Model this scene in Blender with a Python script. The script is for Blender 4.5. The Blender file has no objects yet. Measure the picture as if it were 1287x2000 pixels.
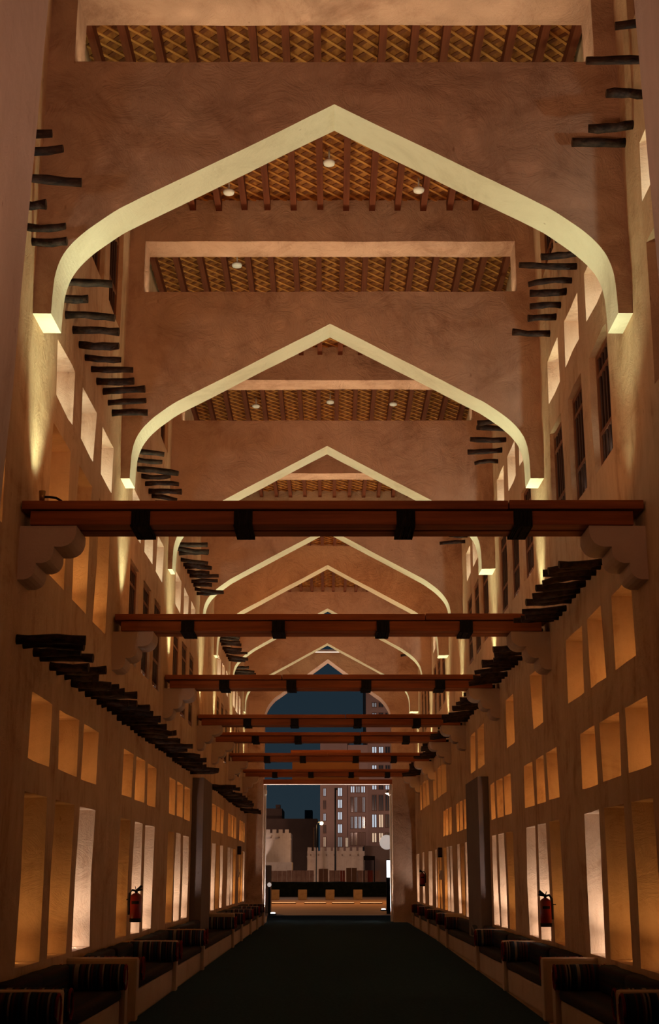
import bpy, bmesh, math, random
from mathutils import Vector, Matrix, noise

S = bpy.context.scene
COL = S.collection
R = math.radians
rnd = random.Random(7)

# ------------------------------------------------------------------ camera
F, CX, CY, HZ = 2600.0, 645.0, 1000.0, 1.6
PITCH = math.atan(710.0 / F)
CS, SN = math.cos(PITCH), math.sin(PITCH)
cam = bpy.data.cameras.new('camera')
cam.sensor_fit = 'VERTICAL'
cam.sensor_height = 36.0
cam.lens = F / 2000.0 * 36.0
cam.clip_end = 2000
camo = bpy.data.objects.new('camera', cam)
COL.objects.link(camo)
camo.location = (0, 0, HZ)
camo.rotation_euler = (R(90) + PITCH, 0, math.atan(1.5 / 2695.0))
S.camera = camo

# ------------------------------------------------------------------ view, world
S.view_settings.view_transform = 'Standard'
S.view_settings.look = 'None'
S.view_settings.exposure = 0.0
S.view_settings.gamma = 1.0
S.view_settings.use_curve_mapping = False
S.cycles.use_denoising = True
S.cycles.max_bounces = 8
S.cycles.diffuse_bounces = 5
S.cycles.sample_clamp_indirect = 4.0
W = bpy.data.worlds.new('night_sky')
S.world = W
W.use_nodes = True
nt = W.node_tree
bg = nt.nodes['Background']
tc = nt.nodes.new('ShaderNodeTexCoord')
sep = nt.nodes.new('ShaderNodeSeparateXYZ')
nt.links.new(tc.outputs['Generated'], sep.inputs[0])
cr = nt.nodes.new('ShaderNodeValToRGB')
cr.color_ramp.elements[0].position = 0.0
cr.color_ramp.elements[0].color = (0.016, 0.027, 0.036, 1)
cr.color_ramp.elements[1].position = 0.35
cr.color_ramp.elements[1].color = (0.004, 0.0135, 0.024, 1)
nt.links.new(sep.outputs['Z'], cr.inputs[0])
nt.links.new(cr.outputs[0], bg.inputs[0])
bg.inputs[1].default_value = 1.0

# light strengths (watts)
E_ARCH, E_SLOT, E_SMALL, E_TALL_DIM, E_TALL_LIT, E_TRIPLE, E_MID, E_FLOOD = 48, 25, 14, 3.2, 11, 4.2, 4.4, 68
C_ARCH = (0.82, 1.0, 0.64)
C_SLOT = (1.0, 0.74, 0.46)
C_SMALL = (0.84, 1.0, 0.94)
C_ORANGE = (1.0, 0.50, 0.15)
C_PALE = (1.0, 0.86, 0.80)
C_FLOOD = (1.0, 0.37, 0.10)


def light(kind, name, loc, energy, color, direction=None, size=0.1, size_y=None, angle=None, blend=0.6):
    d = bpy.data.lights.new(name, kind)
    d.energy = energy
    d.color = color
    if kind == 'AREA':
        d.size = size
        if size_y:
            d.shape = 'RECTANGLE'
            d.size_y = size_y
    else:
        d.shadow_soft_size = size
    if kind == 'SPOT':
        d.spot_size = angle
        d.spot_blend = blend
    o = bpy.data.objects.new(name, d)
    COL.objects.link(o)
    o.location = loc
    if direction is not None:
        o.rotation_euler = Vector(direction).to_track_quat('-Z', 'Y').to_euler()
    return o


# the lamps that do not belong to a niche: bay fill floods, plaza lamps
DK = [6.6, 12.42, 18.2, 24.0, 30.15, 34.0, 39.9, 46.2]      # arch cross-walls, metres from the camera
DE = 49.0                                                   # end portal
XL, XR = -3.0, 3.05                                         # side walls
for k, d in enumerate(DK):
    c = C_FLOOD if k else (1.0, 0.48, 0.26)  # first bay has no beam: unseen lamps added to light the nearest arch
    light('AREA', 'fill_flood', (0.0, d + 0.45, 5.25), E_FLOOD * (0.42 if k else 1.0), c, (0, 0.5, 1), 4.6, 0.45)
    if k < 7:
        light('SPOT', 'arch_fill_flood', (0.0, d + 0.40, 5.2), E_FLOOD * (5.2 if k else 4.0), c, (0, 1.0, 0.78), 0.25, angle=R(86), blend=1.0)
light('POINT', 'plaza_lamp', (-6, 80, 9), 3000, (1, 0.38, 0.09), size=0.3)
light('POINT', 'plaza_lamp', (7, 86, 9), 3000, (1, 0.38, 0.09), size=0.3)
light('POINT', 'street_light', (-4, 122, 7), 900, (1, 0.75, 0.6), size=0.3)
light('SPOT', 'facade_flood', (-8, 126, 0.4), 3600, (1, 0.82, 0.74), (-0.25, 1, 0.15), 0.3, angle=R(70))
light('SPOT', 'facade_flood', (2, 126, 0.5), 1200, (1, 0.72, 0.6), (0.05, 1, 0.12), 0.3, angle=R(90))
light('SPOT', 'roof_flood', (-14, 150, 3), 5000, (1, 0.6, 0.42), (0.1, 1, 0.12), 0.5, angle=R(70))
light('SPOT', 'tower_flood', (4, 140, 9), 9000, (1, 0.62, 0.5), (0.05, 1, 0.45), 0.5, angle=R(80))
for x in (-2.2, 2.05):
    light('SPOT', 'jamb_uplight', (x, DE + 0.75, 0.12), 1300, (1, 0.86, 0.76), (0.02 * (1 if x < 0 else -1), 0.03, 1), 0.04, angle=R(50))


def ray(x, y):
    u, v = x - CX, CY - y
    return u, F * CS - v * SN, F * SN + v * CS


def onX(x, y, X):
    u, Y, Z = ray(x, y)
    t = X / u
    return Vector((X, Y * t, HZ + Z * t))


def onD(x, y, D):
    u, Y, Z = ray(x, y)
    t = D / Y
    return Vector((u * t, D, HZ + Z * t))


def onZ(x, y, z):
    u, Y, Z = ray(x, y)
    t = (z - HZ) / Z
    return Vector((u * t, Y * t, z))


# ------------------------------------------------------------------ materials
def mat(name, rough=0.9):
    m = bpy.data.materials.new(name)
    m.use_nodes = True
    b = m.node_tree.nodes['Principled BSDF']
    b.inputs['Roughness'].default_value = rough
    if 'Specular IOR Level' in b.inputs:
        b.inputs['Specular IOR Level'].default_value = 0.06
    return m, m.node_tree, b


def N(nt, t, **kw):
    n = nt.nodes.new('ShaderNode' + t)
    for k, v in kw.items():
        n.inputs[k].default_value = v
    return n


def ramp(nt, fac, stops):
    r = nt.nodes.new('ShaderNodeValToRGB')
    els = r.color_ramp.elements
    while len(els) < len(stops):
        els.new(0.5)
    for e, (p, c) in zip(els, stops):
        e.position = p
        e.color = (*c, 1)
    nt.links.new(fac, r.inputs[0])
    return r.outputs[0]


def plaster(name, base, dark, swirl=0.35, bump=0.25, streak=True):
    m, nt, b = mat(name, 0.95)
    tc = N(nt, 'TexCoord')
    mp = nt.nodes.new('ShaderNodeMapping')
    geo = nt.nodes.new('ShaderNodeNewGeometry')
    n1 = N(nt, 'TexNoise', Scale=0.9, Detail=10.0, Roughness=0.72, Distortion=0.8)
    nt.links.new(geo.outputs['Position'], n1.inputs['Vector'])
    mp.inputs['Scale'].default_value = (5.0, 5.0, 0.35)
    nt.links.new(geo.outputs['Position'], mp.inputs[0])
    n2 = N(nt, 'TexNoise', Scale=1.0, Detail=4.0, Roughness=0.6)
    nt.links.new(mp.outputs[0], n2.inputs['Vector'])
    mx = N(nt, 'Math')
    mx.operation = 'MULTIPLY_ADD'
    nt.links.new(n2.outputs[0], mx.inputs[0])
    mx.inputs[1].default_value = 0.45 if streak else 0.12
    nt.links.new(n1.outputs[0], mx.inputs[2])
    c1 = ramp(nt, mx.outputs[0], [(0.50 if streak else 0.36, dark), (0.68 if streak else 0.54, [(a * 1.3 + c * 0.7) / 2 for a, c in zip(base, dark)]), (0.92 if streak else 0.78, base)])
    # small dark pits and drips
    v = N(nt, 'TexVoronoi', Scale=2.3)
    mp2 = nt.nodes.new('ShaderNodeMapping')
    mp2.inputs['Scale'].default_value = (1.6, 1.6, 0.7)
    nt.links.new(geo.outputs['Position'], mp2.inputs[0])
    nt.links.new(mp2.outputs[0], v.inputs['Vector'])
    c2 = ramp(nt, v.outputs['Distance'], [(0.0, (0.35, 0.28, 0.24)), (0.035, (0.75, 0.7, 0.66)), (0.06, (1, 1, 1))])
    mix = nt.nodes.new('ShaderNodeMix')
    mix.data_type = 'RGBA'
    mix.blend_type = 'MULTIPLY'
    mix.inputs[0].default_value = 0.75
    nt.links.new(c1, mix.inputs[6])
    nt.links.new(c2, mix.inputs[7])
    nt.links.new(mix.outputs[2], b.inputs['Base Color'])
    n3 = N(nt, 'TexNoise', Scale=2.2, Detail=9.0, Roughness=0.74, Distortion=2.2)
    nt.links.new(geo.outputs['Position'], n3.inputs['Vector'])
    bp = N(nt, 'Bump', Strength=bump, Distance=0.08)
    nt.links.new(n3.outputs[0], bp.inputs['Height'])
    nt.links.new(bp.outputs[0], b.inputs['Normal'])
    return m


def simple(name, base, dark, scale=(4, 4, 4), rough=0.7, bump=0.15, lo=0.35, hi=0.7, object_space=True):
    m, nt, b = mat(name, rough)
    tc = N(nt, 'TexCoord')
    mp = nt.nodes.new('ShaderNodeMapping')
    mp.inputs['Scale'].default_value = scale
    nt.links.new(tc.outputs['Object'], mp.inputs[0])
    n = N(nt, 'TexNoise', Scale=1.0, Detail=5.0, Roughness=0.6)
    nt.links.new(mp.outputs[0], n.inputs['Vector'])
    nt.links.new(ramp(nt, n.outputs[0], [(lo, dark), (hi, base)]), b.inputs['Base Color'])
    if bump:
        bp = N(nt, 'Bump', Strength=bump, Distance=0.02)
        nt.links.new(n.outputs[0], bp.inputs['Height'])
        nt.links.new(bp.outputs[0], b.inputs['Normal'])
    return m


def stripes(name, stops, axis=0, freq=26.0):
    m, nt, b = mat(name, 0.95)
    tc = N(nt, 'TexCoord')
    sp = nt.nodes.new('ShaderNodeSeparateXYZ')
    nt.links.new(tc.outputs['Object'], sp.inputs[0])
    a = nt.nodes.new('ShaderNodeMath'); a.operation = 'MULTIPLY'; a.inputs[1].default_value = freq
    nt.links.new(sp.outputs[axis], a.inputs[0])
    f = nt.nodes.new('ShaderNodeMath'); f.operation = 'FLOOR'
    nt.links.new(a.outputs[0], f.inputs[0])
    oi = nt.nodes.new('ShaderNodeObjectInfo')
    ad = nt.nodes.new('ShaderNodeMath'); ad.operation = 'MULTIPLY_ADD'; ad.inputs[1].default_value = 50
    nt.links.new(oi.outputs['Random'], ad.inputs[0]); nt.links.new(f.outputs[0], ad.inputs[2])
    wn = nt.nodes.new('ShaderNodeTexWhiteNoise'); wn.noise_dimensions = '1D'
    nt.links.new(f.outputs[0], wn.inputs['W'])
    r = nt.nodes.new('ShaderNodeValToRGB'); r.color_ramp.interpolation = 'CONSTANT'
    els = r.color_ramp.elements
    while len(els) < len(stops):
        els.new(0.5)
    for e, (p, c) in zip(els, stops):
        e.position = p; e.color = (*c, 1)
    nt.links.new(wn.outputs[0], r.inputs[0])
    nz = N(nt, 'TexNoise', Scale=9.0, Detail=4.0)
    nt.links.new(tc.outputs['Object'], nz.inputs['Vector'])
    bp = N(nt, 'Bump', Strength=0.3, Distance=0.02)
    nt.links.new(nz.outputs[0], bp.inputs['Height']); nt.links.new(bp.outputs[0], b.inputs['Normal'])
    nt.links.new(r.outputs[0], b.inputs['Base Color'])
    return m


def emit(name, color, strength):
    m = bpy.data.materials.new(name)
    m.use_nodes = True
    nt = m.node_tree
    b = nt.nodes['Principled BSDF']
    b.inputs['Base Color'].default_value = (*color, 1)
    b.inputs['Emission Color'].default_value = (*color, 1)
    b.inputs['Emission Strength'].default_value = strength
    return m


M = {}
M['plaster'] = plaster('mud_plaster', (0.68, 0.465, 0.29), (0.36, 0.205, 0.105), bump=0.5)
M['arch'] = plaster('trowelled_plaster', (0.66, 0.455, 0.32), (0.36, 0.21, 0.135), bump=0.9, streak=False)
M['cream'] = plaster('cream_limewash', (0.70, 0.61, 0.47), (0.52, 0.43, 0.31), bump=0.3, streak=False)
M['bench'] = plaster('bench_plaster', (0.52, 0.38, 0.25), (0.40, 0.28, 0.18), bump=0.12, streak=False)
M['corbel'] = plaster('corbel_plaster', (0.62, 0.47, 0.36), (0.5, 0.36, 0.26), bump=0.3, streak=False)
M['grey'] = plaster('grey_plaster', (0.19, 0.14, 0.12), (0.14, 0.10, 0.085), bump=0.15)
M['grey2'] = plaster('grey_brown_plaster', (0.60, 0.50, 0.47), (0.42, 0.33, 0.30), bump=0.3)
M['wood'] = simple('red_brown_wood', (0.33, 0.092, 0.022), (0.18, 0.046, 0.012), (0.8, 14, 14), 0.62, 0.1)
M['rafter'] = simple('rafter_wood', (0.15, 0.042, 0.018), (0.09, 0.022, 0.010), (14, 0.8, 14), 0.7, 0.1)
M['rope'] = simple('black_rope', (0.024, 0.020, 0.018), (0.008, 0.007, 0.007), (60, 6, 6), 0.9, 0.5)
M['pole'] = simple('mangrove_bark', (0.050, 0.028, 0.020), (0.012, 0.008, 0.007), (7, 22, 22), 0.6, 0.7)
M['pole_cut'] = simple('cut_wood', (0.11, 0.075, 0.05), (0.05, 0.03, 0.02), (30, 30, 30), 0.8, 0.2)
M['mat'] = simple('palm_mat', (0.34, 0.13, 0.035), (0.14, 0.042, 0.012), (9, 3, 9), 0.9, 0.3)
M['kerb_glow'] = emit('kerb_edge_glow', (1, 0.55, 0.22), 0.9)
M['bamboo'] = simple('split_bamboo', (0.50, 0.21, 0.055), (0.34, 0.13, 0.032), (3, 3, 3), 0.7, 0.1)
M['bamboo_shaded'] = simple('shaded_split_bamboo', (0.17, 0.055, 0.020), (0.10, 0.03, 0.012), (3, 3, 3), 0.8, 0.1)  # crossing strips, with their shadow put into the darker colour
M['shutter'] = simple('dark_shutter_wood', (0.075, 0.038, 0.026), (0.035, 0.018, 0.014), (20, 20, 1.0), 0.6, 0.15)
M['frame'] = simple('window_frame_wood', (0.24, 0.10, 0.05), (0.14, 0.055, 0.025), (10, 10, 1.5), 0.6, 0.1)
M['glass'], _nt, _b = mat('dark_window_glass', 0.12)
_b.inputs['Base Color'].default_value = (0.03, 0.045, 0.06, 1)
_b.inputs['Specular IOR Level'].default_value = 0.5
M['carpet'] = simple('dark_carpet', (0.036, 0.062, 0.080), (0.024, 0.042, 0.055), (30, 30, 30), 1.0, 0.3)
M['carpet'].node_tree.nodes['Principled BSDF'].inputs['Specular IOR Level'].default_value = 0.0
M['wood'].node_tree.nodes['Principled BSDF'].inputs['Specular IOR Level'].default_value = 0.2
M['paving'] = simple('sand_paving', (0.42, 0.30, 0.20), (0.30, 0.21, 0.14), (0.5, 0.9, 1), 0.75, 0.1)
M['cloth_dark'] = stripes('dark_striped_weave', [(0, (0.022, 0.026, 0.036)), (0.22, (0.050, 0.026, 0.028)), (0.42, (0.020, 0.045, 0.075)), (0.58, (0.085, 0.028, 0.024)), (0.70, (0.012, 0.012, 0.014)), (0.86, (0.22, 0.17, 0.13))], 0, 60)
M['cloth_red'] = stripes('red_striped_weave', [(0, (0.13, 0.032, 0.020)), (0.3, (0.030, 0.016, 0.018)), (0.45, (0.16, 0.055, 0.03)), (0.7, (0.024, 0.030, 0.040)), (0.8, (0.08, 0.02, 0.016)), (0.9, (0.24, 0.16, 0.10))], 0, 60)
M['cloth_back'] = stripes('back_cushion_weave', [(0, (0.012, 0.011, 0.014)), (0.3, (0.018, 0.017, 0.018)), (0.6, (0.024, 0.012, 0.013)), (0.8, (0.012, 0.016, 0.022)), (0.95, (0.05, 0.03, 0.025))], 2, 34)
M['cloth_seat'] = stripes('seat_cushion_weave', [(0, (0.016, 0.013, 0.013)), (0.4, (0.024, 0.015, 0.013)), (0.7, (0.012, 0.012, 0.014)), (0.9, (0.032, 0.018, 0.015))], 0, 24)
M['trim_red'] = simple('red_piping', (0.22, 0.022, 0.014), (0.12, 0.012, 0.010), (20, 20, 20), 0.9, 0.2)
M['ext_red'], _nt, _b = mat('red_enamel', 0.3)
_b.inputs['Base Color'].default_value = (0.20, 0.010, 0.008, 1)
_b.inputs['Specular IOR Level'].default_value = 0.4
M['black'], _nt, _b = mat('black_rubber', 0.5)
_b.inputs['Base Color'].default_value = (0.012, 0.012, 0.013, 1)
M['white'], _nt, _b = mat('white_plastic', 0.5)
_b.inputs['Base Color'].default_value = (0.75, 0.70, 0.64, 1)
M['brass'], _nt, _b = mat('brass', 0.4)
_b.inputs['Base Color'].default_value = (0.35, 0.2, 0.06, 1)
_b.inputs['Metallic'].default_value = 0.8
M['lamp_glow'] = emit('lamp_glow', (1, 0.78, 0.5), 12)
M['edge_glow_pale'] = emit('pale_edge_glow', (1, 0.86, 0.72), 1.3)
M['edge_glow_dim'] = emit('dim_edge_glow', (1, 0.80, 0.66), 0.55)
M['street_glow'] = emit('street_lamp_glow', (1, 0.62, 0.3), 9)
M['ground_glow'] = emit('ground_light_glow', (1, 0.85, 0.7), 5)
M['win_cool'] = emit('lit_window_cool', (0.62, 0.80, 0.95), 0.5)
M['win_warm'] = emit('lit_window_warm', (1, 0.80, 0.55), 0.4)
M['win_dim'] = emit('lit_window_dim', (0.45, 0.60, 0.70), 0.10)
M['screen'] = emit('lit_sign_face', (0.93, 0.92, 1.0), 2.2)
M['balloon'] = emit('globe_glow', (1, 0.84, 0.74), 0.42)
M['tower'] = simple('tower_stone', (0.40, 0.27, 0.22), (0.33, 0.22, 0.18), (0.3, 0.3, 0.3), 0.9, 0)
M['fort'] = plaster('fort_plaster', (0.50, 0.40, 0.34), (0.36, 0.27, 0.22), bump=0.2)
M['dark_build'] = simple('dark_facade', (0.24, 0.15, 0.11), (0.17, 0.105, 0.08), (0.2, 0.2, 0.2), 0.95, 0)
M['hedge'] = simple('dark_hedge', (0.012, 0.018, 0.012), (0.005, 0.008, 0.007), (3, 3, 3), 1.0, 0.4)
M['barrier_white'] = simple('pale_barrier', (0.42, 0.32, 0.30), (0.30, 0.2, 0.19), (2, 2, 2), 0.7, 0)
M['barrier_red'] = simple('red_barrier', (0.30, 0.07, 0.05), (0.2, 0.05, 0.04), (2, 2, 2), 0.7, 0)
M['stone'] = simple('planter_concrete', (0.30, 0.24, 0.18), (0.22, 0.17, 0.12), (4, 4, 4), 0.9, 0.1)
M['board'] = simple('brown_board', (0.30, 0.14, 0.05), (0.24, 0.11, 0.04), (1, 1, 1), 0.8, 0)


# ------------------------------------------------------------------ helpers
def link(o, parent=None):
    COL.objects.link(o)
    if parent is not None:
        o.parent = parent
    return o


def mesh_obj(name, me, parent=None):
    return link(bpy.data.objects.new(name, me), parent)


def bm_obj(name, bm, m, parent=None, smooth=False):
    me = bpy.data.meshes.new(name)
    bm.normal_update()
    bm.to_mesh(me)
    bm.free()
    for x in (m if isinstance(m, (list, tuple)) else [m]):
        me.materials.append(x)
    if smooth:
        for p in me.polygons:
            p.use_smooth = True
    return mesh_obj(name, me, parent)


def struct(o, kind='structure'):
    o['kind'] = kind
    return o


def tag(o, label, cat, group=None):
    o['label'] = label
    o['category'] = cat
    if group:
        o['group'] = group
    return o


def empty(name, loc, rz=0.0):
    o = bpy.data.objects.new(name, None)
    o.empty_display_size = 0.2
    link(o)
    o.location = loc
    o.rotation_euler = (0, 0, rz)
    return o


def box(bm, x0, x1, y0, y1, z0, z1, mi=0):
    vs = [bm.verts.new((x, y, z)) for x in (x0, x1) for y in (y0, y1) for z in (z0, z1)]
    fs = []
    for q in ((0, 1, 3, 2), (4, 6, 7, 5), (0, 4, 5, 1), (2, 3, 7, 6), (0, 2, 6, 4), (1, 5, 7, 3)):
        f = bm.faces.new([vs[i] for i in q])
        f.material_index = mi
        fs.append(f)
    return vs, fs


def rbox(bm, x0, x1, y0, y1, z0, z1, r=0.02, seg=2):
    b2 = bmesh.new()
    box(b2, x0, x1, y0, y1, z0, z1)
    bmesh.ops.bevel(b2, geom=list(b2.edges), offset=r, segments=seg, profile=0.6, affect='EDGES')
    me = bpy.data.meshes.new('tmp')
    b2.to_mesh(me)
    b2.free()
    bm.from_mesh(me)
    bpy.data.meshes.remove(me)


def boxo(name, b, m, parent=None, r=0.0):
    bm = bmesh.new()
    if r:
        rbox(bm, *b, r=r)
    else:
        box(bm, *b)
    return bm_obj(name, bm, m, parent, smooth=False)


def tube(bm, pts, rads, n=8, cap=True, mi=0, cap_mi=None):
    rings = []
    for i, p in enumerate(pts):
        p = Vector(p)
        d = Vector(pts[min(i + 1, len(pts) - 1)]) - Vector(pts[max(i - 1, 0)])
        d.normalize()
        a = d.orthogonal().normalized() if abs(d.z) > 0.9 else d.cross(Vector((0, 0, 1))).normalized()
        b = d.cross(a)
        r = rads[i] if isinstance(rads, (list, tuple)) else rads
        rings.append([bm.verts.new(p + (a * math.cos(t) + b * math.sin(t)) * r) for t in [2 * math.pi * j / n for j in range(n)]])
    for r0, r1 in zip(rings, rings[1:]):
        for j in range(n):
            f = bm.faces.new((r0[j], r0[(j + 1) % n], r1[(j + 1) % n], r1[j]))
            f.material_index = mi
            f.smooth = True
    if cap:
        f = bm.faces.new(list(reversed(rings[0]))); f.material_index = mi if cap_mi is None else cap_mi
        f = bm.faces.new(rings[-1]); f.material_index = mi if cap_mi is None else cap_mi
    return rings


def lathe(bm, prof, cx=0, cy=0, n=16, mi=0):
    rings = [[bm.verts.new((cx + r * math.cos(2 * math.pi * j / n), cy + r * math.sin(2 * math.pi * j / n), z)) for j in range(n)] for r, z in prof]
    for r0, r1 in zip(rings, rings[1:]):
        for j in range(n):
            f = bm.faces.new((r0[j], r0[(j + 1) % n], r1[(j + 1) % n], r1[j]))
            f.material_index = mi
            f.smooth = True
    bm.faces.new(list(reversed(rings[0]))).material_index = mi
    bm.faces.new(rings[-1]).material_index = mi


def wob(x, y, z, a=0.012, s=2.2):
    v = noise.noise_vector(Vector((x * s, y * s, z * s)))
    return v * a


ORD = ['first', 'second', 'third', 'fourth', 'fifth', 'sixth', 'seventh', 'eighth', 'ninth', 'tenth', 'eleventh', 'twelfth',
       'thirteenth', 'fourteenth', 'fifteenth', 'sixteenth', 'seventeenth', 'eighteenth', 'nineteenth', 'twentieth']

_T = ['twenty', 'thirty', 'forty']
_U = ['first', 'second', 'third', 'fourth', 'fifth', 'sixth', 'seventh', 'eighth', 'ninth']
for _t, _w in enumerate(_T):
    ORD += ['%s-%s' % (_w, u) for u in _U] + [['thirtieth', 'fortieth', 'fiftieth'][_t]]

# ------------------------------------------------------------------ openings in the side walls
TL = [[(13.35, 14.46), (14.85, 15.95), (16.30, 17.35)], [(19.5, 20.5), (20.9, 21.85), (22.2, 23.35)], [(25.3, 26.3), (26.6, 27.6), (28.0, 29.1)],
      [(34.75, 35.8), (36.1, 37.15), (37.45, 38.4)], [(40.1, 41.25), (41.5, 42.3), (42.55, 43.6)], [(45.1, 45.9), (46.2, 46.95), (47.3, 48.1)]]
TR = [[(12.83, 13.78), (14.15, 15.2), (15.5, 16.4)], [(18.1, 19.0), (19.3, 20.1), (20.4, 21.35)], [(22.9, 23.75), (24.0, 24.85), (25.1, 25.9)],
      [(30.3, 31.05), (31.3, 32.1), (32.3, 33.0)], [(34.3, 35.05), (35.25, 35.9), (36.05, 36.8)], [(37.8, 38.35), (38.6, 39.05), (39.35, 39.85)],
      [(41.2, 42.7), (44.5, 45.5), (47.3, 48.5)]]
LIT = [[0, 0, 1], [0, 1, 1], [0, 1, 1], [1, 0, 1], [.5, .5, .4], [.3, .4, 1], [.7, .7, 1]]
UP = [(1.25, 2.25), (2.75, 3.7), (4.2, 5.12)]
BAYS = [0, 1, 2, 3, 5, 6]
open_L, open_R = [], []      # (d0, d1, z0, z1, depth)
lamps = []                   # (side, d0, d1, z0, z1, energy, colour)


def add(side, d0, d1, z0, z1, depth, e=0, c=None):
    (open_L if side < 0 else open_R).append((d0, d1, z0, z1, depth))
    if e:
        lamps.append((side, d0, d1, z0, z1, e, c, depth))


for i, t in enumerate(TL):
    for j, (a, b) in enumerate(t):
        l = LIT[i][j]
        add(-1, a, b, 0.745, 2.40, 0.42, E_TALL_DIM + (E_TALL_LIT - E_TALL_DIM) * l, C_PALE if l > 0.4 else C_ORANGE)
        add(-1, a, b, 2.72, 3.38, 0.40, E_TRIPLE, C_ORANGE)
for i, t in enumerate(TR):
    for j, (a, b) in enumerate(t):
        l = LIT[i][j]
        add(1, a, b, 0.72, 2.32, 0.42, E_TALL_DIM + (E_TALL_LIT - E_TALL_DIM) * l, C_PALE if l > 0.4 else C_ORANGE)
        if i < 5:
            add(1, a, b, 2.61, 3.27, 0.40, E_TRIPLE, C_ORANGE)
WIN = []                     # windows: side, d0, d1, z0, z1, depth
for k in BAYS:
    for j, (a, b) in enumerate(UP):
        a, b = a + DK[k], b + DK[k]
        if k == 6:
            a, b = DK[k] + (a - DK[k]) * 0.92, DK[k] + (b - DK[k]) * 0.92
        # left: tall middle openings, small lit niches, clerestory
        if k in (2, 3, 5, 6):
            dp = max(0.055, 0.5 * (b - a) * 3.0 / a)
            add(-1, a, b, 4.70, 6.20, dp, E_MID * 0.22, C_SMALL)
            WIN.append((-1, a, b, 4.70, 6.20, dp))
        else:
            add(-1, a, b, 4.70, 6.33, 0.40, E_MID, C_ORANGE)
        add(-1, a, b, 6.66, 7.31, 0.40, E_SMALL, C_SMALL)
        if (j > 0 and k > 0) or (j == 2 and k == 0):
            add(-1, a, b + 0.1, 9.12, 10.75, 0.10)
            WIN.append((-1, a, b + 0.1, 9.12, 10.75, 0.10))
            add(1, a, b + 0.1, 9.90, 10.90, 0.10)
            WIN.append((1, a, b + 0.1, 9.90, 10.90, 0.10))
        # right
        dp = max(0.055, 0.5 * (b - a) * 3.0 / a)
        add(1, a, b, 6.04, 7.50, dp, E_MID * 0.22 if k > 0 else 0, C_SMALL)
        WIN.append((1, a, b, 6.04, 7.50, dp))
        add(1, a, b, 7.94, 8.57, 0.40, E_SMALL, C_SMALL)
for a, b in ((13.2, 14.2), (14.7, 15.6), (16.0, 17.05), (19.2, 20.2), (22.2, 23.2), (26.7, 27.9), (28.3, 29.4), (35.7, 37.1), (37.3, 38.6), (38.9, 40.2),
             (42.0, 43.2), (43.5, 44.7), (45.3, 46.2)):
    add(1, a, b, 3.72, 4.53, 0.40, E_MID, C_ORANGE)


def side_wall(name, X, s, openings, D0, D1, ztop):
    ds = {D0, D1}
    zs = {0.0, ztop}
    for a, b, z0, z1, _ in openings:
        ds |= {round(a, 3), round(b, 3)}
        zs |= {round(z0, 3), round(z1, 3)}

    def refine(v, step):
        v = sorted(v)
        out = [v[0]]
        for q in v[1:]:
            if q - out[-1] < 0.004:
                continue
            n = max(1, int((q - out[-1]) / step))
            p = out[-1]
            out += [p + (q - p) * i / n for i in range(1, n)] + [q]
        return out
    ds, zs = refine(ds, 0.5), refine(zs, 0.6)
    bm = bmesh.new()
    cache = {}

    def V(d, z, dep=0.0):
        k = (round(d, 3), round(z, 3), round(dep, 3))
        if k not in cache:
            w = wob(X + s * dep, d, z, 0.016, 1.7) + wob(X, d, z, 0.01, 5)
            cache[k] = bm.verts.new((X + s * dep + w.x * 1.3, d + w.y * 0.8, max(0.0, z + w.z * 0.8)))
        return cache[k]

    def quad(a, b, c, d):
        bm.faces.new((a, b, c, d) if s > 0 else (d, c, b, a))
    for i in range(len(ds) - 1):
        for j in range(len(zs) - 1):
            dm, zm = (ds[i] + ds[i + 1]) / 2, (zs[j] + zs[j + 1]) / 2
            hit = None
            for o in openings:
                if o[0] < dm < o[1] and o[2] < zm < o[3]:
                    hit = o
                    break
            if hit is None:
                quad(V(ds[i], zs[j]), V(ds[i + 1], zs[j]), V(ds[i + 1], zs[j + 1]), V(ds[i], zs[j + 1]))
                continue
            a, b, z0, z1, dep = hit
            quad(V(ds[i], zs[j], dep), V(ds[i + 1], zs[j], dep), V(ds[i + 1], zs[j + 1], dep), V(ds[i], zs[j + 1], dep))
            if abs(ds[i] - a) < 0.005:
                quad(V(ds[i], zs[j]), V(ds[i], zs[j], dep), V(ds[i], zs[j + 1], dep), V(ds[i], zs[j + 1]))
            if abs(ds[i + 1] - b) < 0.005:
                quad(V(ds[i + 1], zs[j], dep), V(ds[i + 1], zs[j]), V(ds[i + 1], zs[j + 1]), V(ds[i + 1], zs[j + 1], dep))
            if abs(zs[j] - z0) < 0.005:
                quad(V(ds[i], zs[j]), V(ds[i + 1], zs[j]), V(ds[i + 1], zs[j], dep), V(ds[i], zs[j], dep))
            if abs(zs[j + 1] - z1) < 0.005:
                quad(V(ds[i], zs[j + 1], dep), V(ds[i + 1], zs[j + 1], dep), V(ds[i + 1], zs[j + 1]), V(ds[i], zs[j + 1]))
    # outer skin so that the wall is solid from the street
    x2 = X + s * 0.8
    o = [bm.verts.new((x2, d, z)) for d in (D0, D1) for z in (0, ztop)]
    bm.faces.new((o[0], o[2], o[3], o[1]))
    for d in (D0, D1):
        bm.faces.new([bm.verts.new(p) for p in ((X, d, 0), (x2, d, 0), (x2, d, ztop), (X, d, ztop))])
    bm.faces.new([bm.verts.new(p) for p in ((X, D0, ztop), (x2, D0, ztop), (x2, D1, ztop), (X, D1, ztop))])
    return struct(bm_obj(name, bm, M['plaster']))


D_START = -1.6
wall_l = side_wall('wall_left', XL, -1, open_L, D_START, DE, 12.2)
wall_r = side_wall('wall_right', XR, 1, open_R, D_START, DE, 12.2)

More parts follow.
